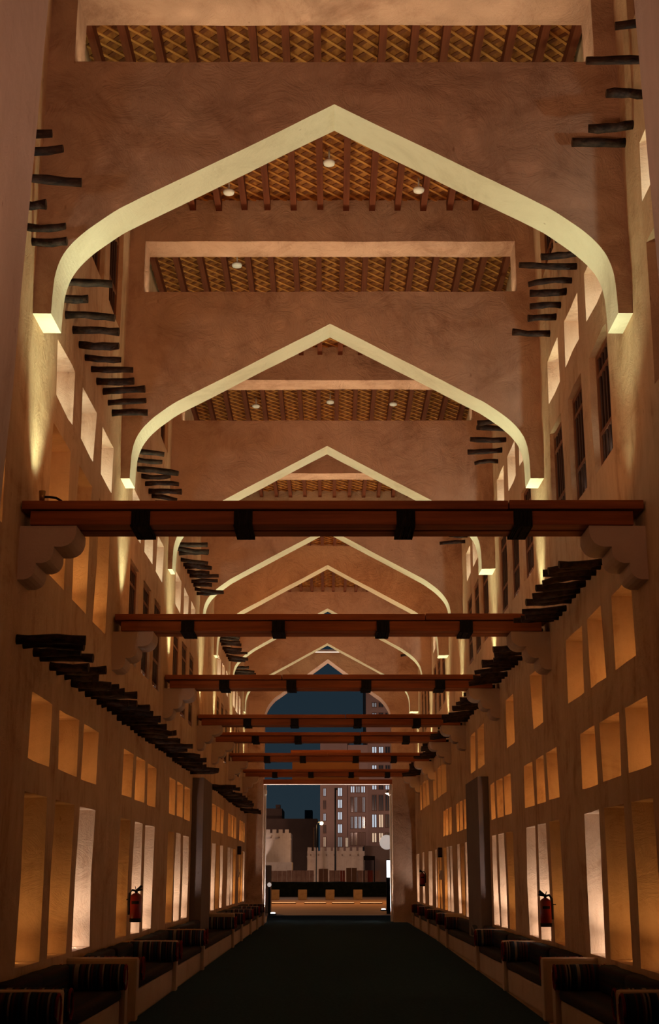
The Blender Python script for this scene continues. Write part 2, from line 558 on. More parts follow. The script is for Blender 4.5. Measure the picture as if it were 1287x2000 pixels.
for side, d0, d1, z0, z1, e, c, dep in lamps:
    X = XL if side < 0 else XR
    w = d1 - d0
    if z1 - z0 > 1.2:     # tall niche: narrow grazing beam from the sill, set towards the near reveal
        light('SPOT', 'niche_uplight', (X + side * dep * 0.5, d0 + w * 0.35, z0 + 0.03), e * 5.0, c, (0, w * 0.65, (z1 - z0) * 0.62), 0.02, angle=R(84), blend=1.0)
        light('POINT', 'niche_lamp', (X + side * dep * 0.6, d1 - 0.28, z0 + 0.05), e * (0.55 if e > 6 else 0.3), c, size=0.03)
    else:
        light('POINT', 'niche_lamp', (X + side * dep * 0.55, d0 + w * 0.45, z0 + 0.06), e, c, size=0.03)

# near pilasters that frame the view, and the two grey piers
def near_pilaster(xo, xb, xt, y0, y1, parent):
    bm = bmesh.new()
    zs = [3.0 + 9.2 * i / 12 for i in range(13)]
    rings = []
    for z in zs:
        x = xb + (xt - xb) * (z - 3.0) / 9.2
        rings.append([bm.verts.new((px + wob(px, py, z, 0.012, 1.1).x, py, z)) for px, py in ((xo, y0), (x, y0), (x, y1), (xo, y1))])
    for a, b in zip(rings, rings[1:]):
        for j in range(4):
            bm.faces.new((a[j], a[(j + 1) % 4], b[(j + 1) % 4], b[j]))
    bm.faces.new(rings[0])
    bm.faces.new(rings[-1])
    bmesh.ops.recalc_face_normals(bm, faces=bm.faces)
    return bm_obj('pilaster', bm, M['grey2'], parent)


near_pilaster(XL - 0.1, -2.565, -2.325, 7.2, 9.85, wall_l)
near_pilaster(XR + 0.1, 2.80, 2.64, 7.6, 10.2, wall_r)
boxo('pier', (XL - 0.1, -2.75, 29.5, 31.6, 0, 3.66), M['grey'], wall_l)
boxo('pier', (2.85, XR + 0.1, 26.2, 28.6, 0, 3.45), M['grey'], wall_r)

# ------------------------------------------------------------------ floor, outside ground
bm = bmesh.new()
box(bm, -5, 5, -2.5, DE + 1.0, -0.2, 0.0)
struct(bm_obj('floor', bm, M['paving']))
bm = bmesh.new()
box(bm, -160, 160, DE + 1.0, 420, -0.25, -0.004)
struct(bm_obj('ground', bm, M['paving']))
bm = bmesh.new()
_c = [(-2.25, 3.0), (2.22 + 38 * 3 / 2735, 3.0), (2.22 + 38 * 36 / 2735, 36.0), (2.72, DE), (2.72, DE + 8.5), (-2.6, DE + 8.5), (-2.25, DE)]
_lo = [bm.verts.new((x, y, 0.0)) for x, y in _c]
_hi = [bm.verts.new((x, y, 0.012)) for x, y in _c]
bm.faces.new(_hi)
for _i in range(len(_c)):
    bm.faces.new((_lo[_i], _lo[(_i + 1) % len(_c)], _hi[(_i + 1) % len(_c)], _hi[_i]))
tag(bm_obj('carpet', bm, M['carpet']), 'dark green black carpet runner covering the passage floor', 'carpet')
bm = bmesh.new()
box(bm, -3.8, 3.85, D_START - 0.3, D_START, 0, 12.2)
struct(bm_obj('wall_rear', bm, M['plaster']))

# ------------------------------------------------------------------ arch cross-walls
PROF = [(2.86, 7.07), (2.855, 7.30), (2.84, 7.50), (2.79, 7.68), (2.70, 7.83), (2.57, 7.97), (2.41, 8.10), (2.22, 8.235)]
APEX = 9.45
_p = [PROF[0]] + PROF + [(2.0, 8.354)]
_q = []
for _i in range(1, len(_p) - 2):
    for _j in range(4):
        _t = _j / 4
        _c = []
        for _a in (0, 1):
            p0_, p1_, p2_, p3_ = (_p[_i + m][_a] for m in (-1, 0, 1, 2))
            _c.append(0.5 * (2 * p1_ + (p2_ - p0_) * _t + (2 * p0_ - 5 * p1_ + 4 * p2_ - p3_) * _t ** 2 + (3 * p1_ - p0_ - 3 * p2_ + p3_) * _t ** 3))
        if not _q or _c[0] < _q[-1][0] - 1e-4:
            _q.append(tuple(_c))
PROF = _q + [PROF[-1]]


def arch_z(x):
    x = abs(x)
    if x >= 2.86:
        return 7.07
    if x <= 2.22:
        return APEX + (8.235 - APEX) * x / 2.22
    for (xa, za), (xb, zb) in zip(PROF, PROF[1:]):
        if xb <= x <= xa:
            return za + (zb - za) * (xa - x) / (xa - xb)


def arch_wall(d, t, ax, slot=True, top=11.6, ids=''):
    """cross-wall: pointed arch opening below, long rectangular slot above"""
    x0, x1 = XL - 0.1, XR + 0.1
    bm = bmesh.new()
    sl0, sl1, sz0, sz1 = -2.77, 2.77, 9.96, 10.78
    half = [p[0] for p in PROF] + [2.0 - 0.25 * i for i in range(9)]
    xs = sorted(set([round(v, 4) for v in half] + [-round(v, 4) for v in half] + [sl0, sl1]))
    xs = [x0] + xs + [x1]

    def vv(x, y, z):
        w = wob(x, y, z, 0.012, 1.3)
        return bm.verts.new((x + ax + w.x * 0.4, y + w.y * 0.5, z + w.z))
    cache = {}

    def V(x, y, z):
        k = (round(x, 4), round(y, 4), round(z, 4))
        if k not in cache:
            cache[k] = vv(x, y, z)
        return cache[k]

    def q(*p, mi=0):
        f = bm.faces.new([V(*a) for a in p])
        f.material_index = mi
    Y0, Y1 = d, d + t
    for a, b in zip(xs, xs[1:]):
        za, zb = arch_z(a), arch_z(b)
        if abs(a) > 2.8599 and abs(b) > 2.8599:
            za = zb = 7.07
        spans = [(za, zb, top, top)]
        if slot and a >= sl0 - 1e-4 and b <= sl1 + 1e-4:
            spans = [(za, zb, sz0, sz0), (sz1, sz1, top, top)]
            q((a, Y0, sz0), (b, Y0, sz0), (b, Y1, sz0), (a, Y1, sz0))
            q((b, Y0, sz1), (a, Y0, sz1), (a, Y1, sz1), (b, Y1, sz1))
        for (l0, l1, u0, u1) in spans:
            q((a, Y0, l0), (b, Y0, l1), (b, Y0, u1), (a, Y0, u0))
            q((b, Y1, l1), (a, Y1, l0), (a, Y1, u0), (b, Y1, u1))
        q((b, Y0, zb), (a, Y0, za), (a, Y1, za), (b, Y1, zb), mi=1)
        q((a, Y0, top), (b, Y0, top), (b, Y1, top), (a, Y1, top))
    if slot:
        for x, sg in ((sl0, 1), (sl1, -1)):
            p = [(x, Y0, sz0), (x, Y0, sz1), (x, Y1, sz1), (x, Y1, sz0)]
            q(*(p if sg > 0 else p[::-1]))
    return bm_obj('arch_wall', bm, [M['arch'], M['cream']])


AX = {1: 0.045, 2: 0.0, 3: -0.06, 4: -0.08, 5: -0.07, 6: -0.08, 7: -0.1}
NTH = ['', 'first', 'second', 'third', 'fourth', 'fifth', 'sixth', 'seventh']
for k in range(0, 8):
    t = 0.52
    o = arch_wall(DK[k], t, AX.get(k, 0.0))
    if k == 0:
        struct(o)
        o.name = 'wall_front'
    else:
        lab = {1: 'largest and nearest plaster cross-wall with pointed arch and roof slot',
               7: 'farthest roofed plaster cross-wall with pointed arch, just before the end portal'}.get(
            k, '%s plaster cross-wall with pointed arch, counted from the camera' % NTH[k])
        tag(o, lab, 'arch', 'pointed arch cross-walls along the passage')
    # lamps hidden on the slot sill, and the two uplights on the beam below
    light('AREA', 'slot_strip', (AX.get(k, 0.0), DK[k] + 0.30, 10.0), E_SLOT, C_SLOT, (0, 0.0, 1), 5.3, 0.06)
    if k > 0:
        for s, X in ((-1, XL), (1, XR)):
            light('SPOT', 'arch_uplight', (X - s * 0.75, DK[k] + 0.27, 5.2), E_ARCH * (6.2, 4.2)[k > 4], C_ARCH, (-s * 0.14, 0.0, 1), 0.05, angle=R(94), blend=1.0)
            light('SPOT', 'arch_uplight', (X - s * 0.36, DK[k] + 0.45, 5.12), E_ARCH * (3.8 if not (k == 1 and s > 0) else 0.5), C_ARCH, (s * 0.27, 0.06, 1), 0.08, angle=R(56), blend=1.0)

# ------------------------------------------------------------------ ceilings: mats, lattice, rafters
rafter_me = {}
for k in range(0, 7):
    a, b = DK[k] + 0.50, DK[k + 1] + 0.05
    bm = bmesh.new()
    box(bm, XL - 0.1, XR + 0.1, a - 0.1, b + 0.1, 11.47, 11.62)
    ce = struct(bm_obj('ceiling', bm, M['mat']))
    L = b - a
    if L not in rafter_me:
        bm = bmesh.new()
        box(bm, -0.045, 0.045, -0.2, L, 11.29, 11.445)
        me = bpy.data.meshes.new('rafter')
        bm.to_mesh(me)
        bm.free()
        me.materials.append(M['rafter'])
        rafter_me[L] = me
    if k > 0:
        for i in range(16):
            o = mesh_obj('rafter', rafter_me[L], ce)
            o.location = (-2.90 + i * 0.387 + AX[k] + rnd.uniform(-.012, .012), a, rnd.uniform(-.01, .01))
            o.rotation_euler = (0, 0, rnd.uniform(-.004, .004))
        # split-bamboo lattice between mat and rafters
        for sg, nm, m, z in ((1, 'bamboo_lattice', M['bamboo'], 11.448), (-1, 'reed_lattice', M['bamboo_shaded'], 11.460)):
            bm = bmesh.new()
            w = 0.018 if sg > 0 else 0.028
            c = -3.2 - L
            x0, x1 = XL, XR
            c = a - 3.2
            while c < b + 3.2:
                # line y = c + sg*x
                pts = []
                for x in (x0, x1):
                    pts.append((x, c + sg * x))
                (xa, ya), (xb, yb) = pts
                if sg < 0:
                    (xa, ya), (xb, yb) = (xb, yb), (xa, ya)
                # clip to a..b in y (ya<yb)
                if yb > a and ya < b:
                    if ya < a:
                        f = (a - ya) / (yb - ya); xa += (xb - xa) * f; ya = a
                    if yb > b:
                        f = (b - ya) / (yb - ya); xb = xa + (xb - xa) * f; yb = b
                    n = Vector((-(yb - ya), xb - xa, 0)).normalized() * w
                    vs = [bm.verts.new(p) for p in ((xa - n.x, ya - n.y, z), (xb - n.x, yb - n.y, z), (xb + n.x, yb + n.y, z), (xa + n.x, ya + n.y, z))]
                    v2 = [bm.verts.new(v.co + Vector((0, 0, 0.02))) for v in vs]
                    bm.faces.new(vs)
                    for i in range(4):
                        bm.faces.new((vs[i], vs[(i + 1) % 4], v2[(i + 1) % 4], v2[i]))
                c += 0.235 * rnd.uniform(0.92, 1.08)
            o = bm_obj(nm, bm, m, ce)
            o['kind'] = 'stuff'

# smoke detectors
def detector(x, y, lab):
    p = onZ(x, y, 11.28)
    t = empty('smoke_detector', (p.x, p.y, 11.22))
    bm = bmesh.new()
    lathe(bm, [(0.03, 0), (0.075, 0.01), (0.085, 0.04), (0.07, 0.06)], n=18)
    bm_obj('housing', bm, M['white'], t)
    bm = bmesh.new()
    tube(bm, [(0, 0, 0.06), (0, 0, 0.23)], 0.012, 6)
    bm_obj('conduit', bm, M['white'], t)
    tag(t, lab, 'detector', 'smoke detectors under the mat ceilings')


detector(643, 315, 'white round smoke detector near centre of the nearest visible mat ceiling')
detector(447, 372, 'white smoke detector left of centre under nearest mat ceiling')
detector(818, 368, 'white smoke detector right of centre under nearest mat ceiling')
detector(463, 515, 'white smoke detector seen through the second cross-wall slot')
detector(645, 783, 'white smoke detector at centre of the third bay ceiling')
detector(500, 791, 'white smoke detector at left of the third bay ceiling')
detector(768, 787, 'white smoke detector at right of the third bay ceiling')

# ------------------------------------------------------------------ end portal
def portal():
    x0, x1 = XL - 0.3, XR + 0.3
    d, t = DE, 1.0
    bm = bmesh.new()
    ol, orr = -2.42, 2.24
    cx, hw = (ol + orr) / 2, (orr - ol) / 2
    prof = [(hw, 0.0), (hw, 3.0), (hw, 6.9), (hw - 0.01, 7.25), (hw - 0.08, 7.5), (hw - 0.2, 7.7), (hw - 0.38, 7.9), (hw - 0.6, 8.05), (0, 9.33)]
    pts = [(cx - a, z) for a, z in prof] + [(cx + a, z) for a, z in reversed(prof[:-1])]
    top = 9.58
    # strips left of the opening, above, right
    def face(ps, y, rev):
        vs = [bm.verts.new((x, y, z)) for x, z in ps]
        bm.faces.new(vs[::-1] if rev else vs)
    for y, rev in ((d, False), (d + t, True)):
        for (xa, za), (xb, zb) in zip(pts, pts[1:]):
            if abs(xa - xb) < 1e-6:
                xo = x0 if xa < cx else x1
                zl, zh = sorted((za, zb))
                ps = [(xo, zl), (xa, zl), (xa, zh), (xo, zh)] if xa < cx else [(xa, zl), (xo, zl), (xo, zh), (xa, zh)]
                face(ps, y, rev)
            else:
                face([(xa, za), (xb, zb), (xb, top), (xa, top)], y, rev)
        face([(x0, 6.9), (ol, 6.9), (ol, top), (x0, top)], y, rev)
        face([(orr, 6.9), (x1, 6.9), (x1, top), (orr, top)], y, rev)
    for (xa, za), (xb, zb) in zip(pts, pts[1:]):
        vs = [bm.verts.new(p) for p in ((xa, d, za), (xa, d + t, za), (xb, d + t, zb), (xb, d, zb))]
        bm.faces.new(vs)
    vs = [bm.verts.new(p) for p in ((x0, d, top), (x1, d, top), (x1, d + t, top), (x0, d + t, top))]
    bm.faces.new(vs)
    bmesh.ops.remove_doubles(bm, verts=bm.verts, dist=0.0005)
    o = struct(bm_obj('wall_end', bm, M['arch']))
    boxo('parapet', (x0, x1, d + 0.60, d + 0.9, top, 9.79), M['arch'], o)
    for xa, xb in ((ol - 0.02, ol + 0.07), (orr - 0.07, orr + 0.02)):
        boxo('jamb_lit_edge', (xa, xb, d + t - 0.30, d + t + 0.02, 0.0, 5.0), M['white'], o)  # white strip put in so the lit jamb edge reads as a bright line
        boxo('jamb_capital', (xa - 0.02, xb + 0.02, d + t - 0.34, d + t + 0.04, 4.45, 4.62), M['white'], o, 0.01)
    boxo('lit_edge', (-2.4, 2.4, d + 0.02, d + 0.06, top, top + 0.035), M['edge_glow_pale'], o)  # glowing bar stands in for the lit cornice edge
    light('AREA', 'parapet_strip', (0, d + 0.15, top + 0.08), 6, C_PALE, (0, 0.2, 1), 4.8, 0.06)
    return o


portal()
# thin pale crossbar under the last beam, and the board that hangs in the portal
p = onD(640, 1529, DE + 0.1)
t = empty('portal_crossbar', (0, DE + 0.1, p.z))
boxo('bar', (-2.42, 2.24, -0.06, 0.06, -0.05, 0.12), M['wood'], t)
boxo('lit_edge', (-2.40, 2.15, -0.07, 0.05, -0.066, -0.05), M['edge_glow_dim'], t)  # glow stands in for outside light catching the lower edge
tag(t, 'thin crossbar with pale lit lower edge spanning the end portal', 'crossbar')
p0, p1 = onD(571, 1514, 49.25), onD(701, 1466, 49.25)
zc = onD(640, 1529, DE + 0.1).z + 0.12
t = empty('name_board', ((p0.x + p1.x) / 2, DE + 0.1, zc))
w, h = (p1.x - p0.x) / 2, p1.z - zc
boxo('panel', (-w, w, -0.05, 0.05, 0, h - 0.12), M['board'], t)
boxo('cap', (-w - 0.06, w + 0.06, -0.12, 0.12, h - 0.12, h), M['wood'], t)
tag(t, 'dim blank brown board standing on the portal crossbar behind the last beams', 'board')

# ------------------------------------------------------------------ beams with rope bindings, corbels
CORB = [(148.5, 1025.0), (103.5, 1066), (68, 1098), (33, 1130)]
_c = [(q.x - XL, q.z) for q in (onD(x, y, 12.42) for x, y in CORB)]
cpts = []
for (xa, za), (xb, zb) in zip(_c, _c[1:]):
    dx, dz = xb - xa, zb - za
    for j in range(7):
        f = j / 6
        b = math.sin(math.pi * f) ** 0.8 * 0.30
        cpts.append((xa + dx * f - dz * b, za + dz * f + dx * b))
cz0 = 4.86


def corbel_mesh(s):
    bm = bmesh.new()
    prof = [(-0.05, cz0)] + cpts[:-1] + [(0.02, cpts[-1][1]), (-0.05, cpts[-1][1] - 0.02)]
    fr, bk = [], []
    for x, z in prof:
        X = x if s < 0 else -x
        fr.append(bm.verts.new((X, 0.0, z)))
        bk.append(bm.verts.new((X, 0.5, z)))
    f1 = bm.faces.new(fr if s > 0 else fr[::-1])
    f2 = bm.faces.new(bk[::-1] if s > 0 else bk)
    n = len(prof)
    for i in range(n):
        j = (i + 1) % n
        v = (fr[i], bk[i], bk[j], fr[j])
        bm.faces.new(v if s < 0 else v[::-1])
    bmesh.ops.recalc_face_normals(bm, faces=bm.faces)
    me = bpy.data.meshes.new('corbel')
    bm.to_mesh(me)
    bm.free()
    me.materials.append(M['corbel'])
    return me


CM = {-1: corbel_mesh(-1), 1: corbel_mesh(1)}
for k in range(1, 8):
    for s in (-1, 1):
        o = mesh_obj('corbel', CM[s])
        o.location = ((XL if s < 0 else XR), DK[k] + 0.03, 0)
        sd = 'left' if s < 0 else 'right'
        tag(o, ('scalloped plaster corbel carrying the %s end of the %s timber beam' % (sd, NTH[k] if k > 1 else 'nearest')), 'corbel', 'scalloped corbels under the beams')
    t = empty('timber_beam', (0, DK[k], 0))
    x0, x1 = XL + 0.02, XR - 0.02
    # upper board in two lengths butted together, lower twin beams
    j = rnd.uniform(1.6, 2.0) if k == 1 else rnd.uniform(-1.2, 1.6)
    j = 1.72 if k == 1 else j
    boxo('board', (x0, j, -0.03, 0.5, 5.015, 5.10), M['wood'], t, 0.008)
    boxo('board', (j + 0.012, x1, -0.03, 0.5, 5.018, 5.105), M['wood'], t, 0.008)
    boxo('beam', (x0 + 0.08, x1 - 0.1, 0.0, 0.22, 4.865, 5.005), M['wood'], t, 0.012)
    boxo('beam', (x0 + 0.08, x1 - 0.1, 0.26, 0.48, 4.865, 5.005), M['wood'], t, 0.012)
    for bx in ((-1.83, -0.84, 0.73, 1.86) if k == 1 else (-1.92 + rnd.uniform(-.06, .06), -0.73 + rnd.uniform(-.1, .1), 0.68 + rnd.uniform(-.1, .1), 1.94 + rnd.uniform(-.06, .06))):
        bm = bmesh.new()
        for i in range(9):
            xx = bx - 0.08 + i * 0.02
            ins = rnd.uniform(-0.004, 0.004)
            box(bm, xx - 0.0095, xx + 0.0095, -0.022 + ins, -0.001, 4.84, 5.012)
            box(bm, xx - 0.0095 + rnd.uniform(-.01, .01), xx + 0.0095, -0.022, 0.502, 4.842 + ins, 4.863)
            box(bm, xx - 0.0095, xx + 0.0095, 0.481, 0.502, 4.84, 5.012)
        bm_obj('rope_binding', bm, M['rope'], t)
    tag(t, ('nearest and widest red-brown timber beam, with four black rope bindings' if k == 1 else
            '%s red-brown timber beam from the camera, bound with black rope' % NTH[k]), 'beam', 'timber beams across the passage')

# gooseneck lamp on the left end of the nearest beam
t = empty('gooseneck_lamp', (-2.72, DK[1] + 0.2, 5.1))
bm = bmesh.new()
tube(bm, [(0.10, 0, 0), (0.07, 0, 0.06), (0.02, 0, 0.09), (-0.05, 0, 0.10), (-0.10, 0, 0.10)], 0.012, 8)
bm_obj('arm', bm, M['black'], t)
bm = bmesh.new()
tube(bm, [(-0.10, 0, 0.10), (-0.13, 0, 0.10)], 0.02, 10)
tube(bm, [(-0.12, 0, 0.06), (-0.12, 0, 0.16)], [0.026, 0.034], 12)
bm_obj('lamp_head', bm, M['brass'], t)
tag(t, 'small brass lamp on a curved black arm atop nearest beam left end', 'lamp')
for (x, k, lab) in ((472, 1, 'tiny floodlight on top of the nearest beam, left of centre'),):
    t = empty('floodlight', ((x - 645) / 2500 * DK[k], DK[k] + 0.3, 5.10))
    boxo('bracket', (-0.03, 0.03, -0.02, 0.02, 0, 0.03), M['black'], t)
    boxo('lamp_body', (-0.045, 0.045, -0.04, 0.04, 0.03, 0.08), M['white'], t, 0.008)
    tag(t, lab, 'lamp')

# ------------------------------------------------------------------ windows in the side walls
wn = 0
for side, d0, d1, z0, z1, dep in WIN:
    wn += 1
    X = XL if side < 0 else XR
    w, h = d1 - d0, z1 - z0
    t = empty('window_%d' % wn, (X + side * dep, d0, z0))
    struct(t)
    s = -side      # towards the passage
    def bx(n, x0, x1, y0, y1, za, zb, m):
        a, b = sorted((s * x0, s * x1))
        return boxo(n, (a, b, y0, y1, za, zb), m, t)
    g = 0.03
    bx('pane', 0.004, 0.010, g, w - g, g, h - g, M['glass'])
    bx('frame', 0.0, 0.040, g, g + 0.06, g, h - g, M['frame'])
    bx('frame', 0.0, 0.040, w - g - 0.06, w - g, g, h - g, M['frame'])
    bx('frame', 0.0, 0.040, g + 0.06, w - g - 0.06, g, g + 0.06, M['frame'])
    bx('frame', 0.0, 0.040, g + 0.06, w - g - 0.06, h - g - 0.06, h - g, M['frame'])
    bx('rail', 0.012, 0.038, g + 0.06, w - g - 0.06, h * 0.30, h * 0.30 + 0.05, M['frame'])
    bx('rail', 0.012, 0.038, g + 0.06, w - g - 0.06, h * 0.78, h * 0.78 + 0.05, M['frame'])
    for i in range(5):
        y = g + 0.06 + (w - 2 * g - 0.12) * (i + 0.5) / 5
        bx('bar', 0.014, 0.030, y - 0.035, y + 0.035, g + 0.06, h - g - 0.06, M['shutter'])

# ------------------------------------------------------------------ poles jutting from the walls
POLE = []
for i in range(8):
    bm = bmesh.new()
    r = rnd.uniform(0.036, 0.05)
    n = 6
    pts, rr = [], []
    bz, by = rnd.uniform(-.02, .02), rnd.uniform(-.02, .02)
    for j in range(n):
        f = j / (n - 1)
        pts.append((f, by * math.sin(f * 3) + rnd.uniform(-.006, .006), bz * math.sin(f * 3.2) + rnd.uniform(-.006, .006)))
        rr.append(r * rnd.uniform(0.86, 1.12))
    tube(bm, pts, rr, 9, True, 0, 1)
    me = bpy.data.meshes.new('wall_pole')
    bm.to_mesh(me)
    bm.free()
    me.materials.append(M['pole'])
    me.materials.append(M['pole_cut'])
    POLE.append(me)


def pole(side, d, z, length, label, group, tilt=0.0, yaw=0.0, thick=1.0):
    o = mesh_obj('wall_pole', rnd.choice(POLE))
    o.location = ((XL if side < 0 else XR) + side * 0.02, d, z)
    o.scale = (length, thick, thick)
    o.rotation_euler = (rnd.uniform(0, 6.28), tilt, yaw if side < 0 else math.pi - yaw)
    tag(o, label, 'pole', group)
    return o


def row(side, ds, z, group, what, lens=None, tilt=None, single=50):
    n = len(ds)
    for i, d in enumerate(ds):
        L = lens[i] if lens and i < len(lens) else rnd.uniform(0.42, 0.68)
        if i < single:
            lab = 'dark rough pole, %s from the camera, in %s' % (ORD[i], what)
        else:
            lab = 'dark rough pole in the far stretch of %s' % what
        ti = tilt(i) if tilt else rnd.uniform(-.05, .08)
        pole(side, d + rnd.uniform(-.03, .03), z + rnd.uniform(-.025, .025), L, lab, group, ti, rnd.uniform(-.08, .12))


def seq(a, b, step):
    n = int(round((b - a) / step))
    return [a + (b - a) * i / n for i in range(n + 1)]


# upper rows, one per bay
row(-1, [10.15, 10.47, 10.95, 11.39, 11.9, 12.2], 7.74, 'poles before the first arch, left wall', 'short upper left row before the first arch', [.64, .68, .74, .33, .42, .37])
row(-1, seq(13.15, 17.35, 0.42), 7.74, 'upper left poles between first and second arch', 'upper left row between first and second arches', [.68, .34, .58, .56, .5, .46, .54, .5, .58, .54, .5])
row(1, [10.34, 10.9, 11.46, 11.95, 12.28], 8.93, 'poles before the first arch, right wall', 'short upper right row before the first arch', [.52, .68, .38, .46, .57])
row(1, [13.0, 13.5, 13.95, 14.3, 14.7, 15.1, 15.5, 15.9, 16.3, 16.65, 17.2], 8.88, 'upper right poles between first and second arch', 'upper right row between first and second arches',
    [.5, .62, .58, .42, .52, .74, .56, .48, .42, .4, .54], lambda i: rnd.uniform(-.02, .16) if i < 5 else rnd.uniform(-.02, .07))
for k, nm in ((2, 'second and third'), (3, 'third and fourth'), (5, 'fifth and sixth'), (6, 'sixth and seventh')):
    st = 0.42 if k < 5 else 0.5
    row(-1, seq(DK[k] + 0.8, DK[k + 1] - 0.75, st), 7.74, 'upper left poles between %s arch' % nm, 'upper left row between %s arches' % nm, None, lambda i: rnd.uniform(-.03, .16))
    row(1, seq(DK[k] + 0.9, DK[k + 1] - 0.9, 0.55), 8.88, 'upper right poles between %s arch' % nm, 'upper right row between %s arches' % nm)
# lower left row, broken by the grey pier
row(-1, [12.55, 12.9, 13.3, 13.65] + seq(14.15, 29.0, 0.42), 3.76, 'lower left poles before the grey pier', 'long lower left row before the grey pier', [.68, .62, .5, .58, .44, .56, .4, .48, .5, .5])
row(-1, seq(33.6, 48.2, 0.5), 3.76, 'lower left poles beyond the grey pier', 'lower left row beyond the grey pier', None, None)
# right row at beam height, in stretches between corbels
row(1, seq(14.3, 17.9, 0.33), 4.96, 'right poles between first and second beams', 'right row between first and second beams', [.56, .62, .62, .58, .62, .6, .55, .6], lambda i: rnd.uniform(0.02, .16))
for a, b, nm in ((18.9, 23.7, 'second and third'), (24.7, 29.8, 'third and fourth'), (30.9, 33.7, 'fourth and fifth'), (34.8, 39.6, 'fifth and sixth'), (40.7, 45.9, 'sixth and seventh')):
    row(1, seq(a, b, 0.45), 4.96, 'right poles between %s beams' % nm, 'right row between %s beams' % nm, None, lambda i: rnd.uniform(0, .12))

# ------------------------------------------------------------------ benches and cushions
def cushion_mesh(name, b, m, r):
    bm = bmesh.new()
    rbox(bm, *b, r=r, seg=3)
    bmesh.ops.subdivide_edges(bm, edges=[e for e in bm.edges if e.calc_length() > 0.25], cuts=3, use_grid_fill=True)
    for v in bm.verts:
        v.co += wob(v.co.x + b[0] * 7, v.co.y, v.co.z, 0.015, 4)
    me = bpy.data.meshes.new(name)
    bm.to_mesh(me)
    bm.free()
    me.materials.append(m)
    for p in me.polygons:
        p.use_smooth = True
    return me


def bolster(x0, x1, y, z, r, m, label, group, squash=1.08):
    t = empty('bolster', (0, y, z))
    bm = bmesh.new()
    n = 14
    prof = [(x0, r * 0.86), (x0 + 0.03, r), (x0 + (x1 - x0) * 0.3, r * 1.03), (x0 + (x1 - x0) * 0.7, r * 1.02), (x1 - 0.03, r), (x1, r * 0.86)]
    rings = [[bm.verts.new((x, rr * math.cos(2 * math.pi * j / n) * 0.85, rr * squash * math.sin(2 * math.pi * j / n))) for j in range(n)] for x, rr in prof]
    for a, b in zip(rings, rings[1:]):
        for j in range(n):
            f = bm.faces.new((a[j], b[j], b[(j + 1) % n], a[(j + 1) % n]))
            f.smooth = True
    bm.faces.new(rings[0])
    bm.faces.new(rings[-1][::-1])
    for v in bm.verts:
        v.co += wob(v.co.x, v.co.y + y, v.co.z, 0.012, 5)
    bm_obj('cover', bm, m, t)
    for xx in (x0, x1):
        bm = bmesh.new()
        n2 = 20
        pts = [(xx, r * 0.90 * 0.85 * math.cos(2 * math.pi * j / n2), r * 0.90 * squash * math.sin(2 * math.pi * j / n2)) for j in range(n2 + 1)]
        tube(bm, pts, 0.014, 6, False)
        bm_obj('piping', bm, M['trim_red'], t)
    tag(t, label, 'bolster', group)


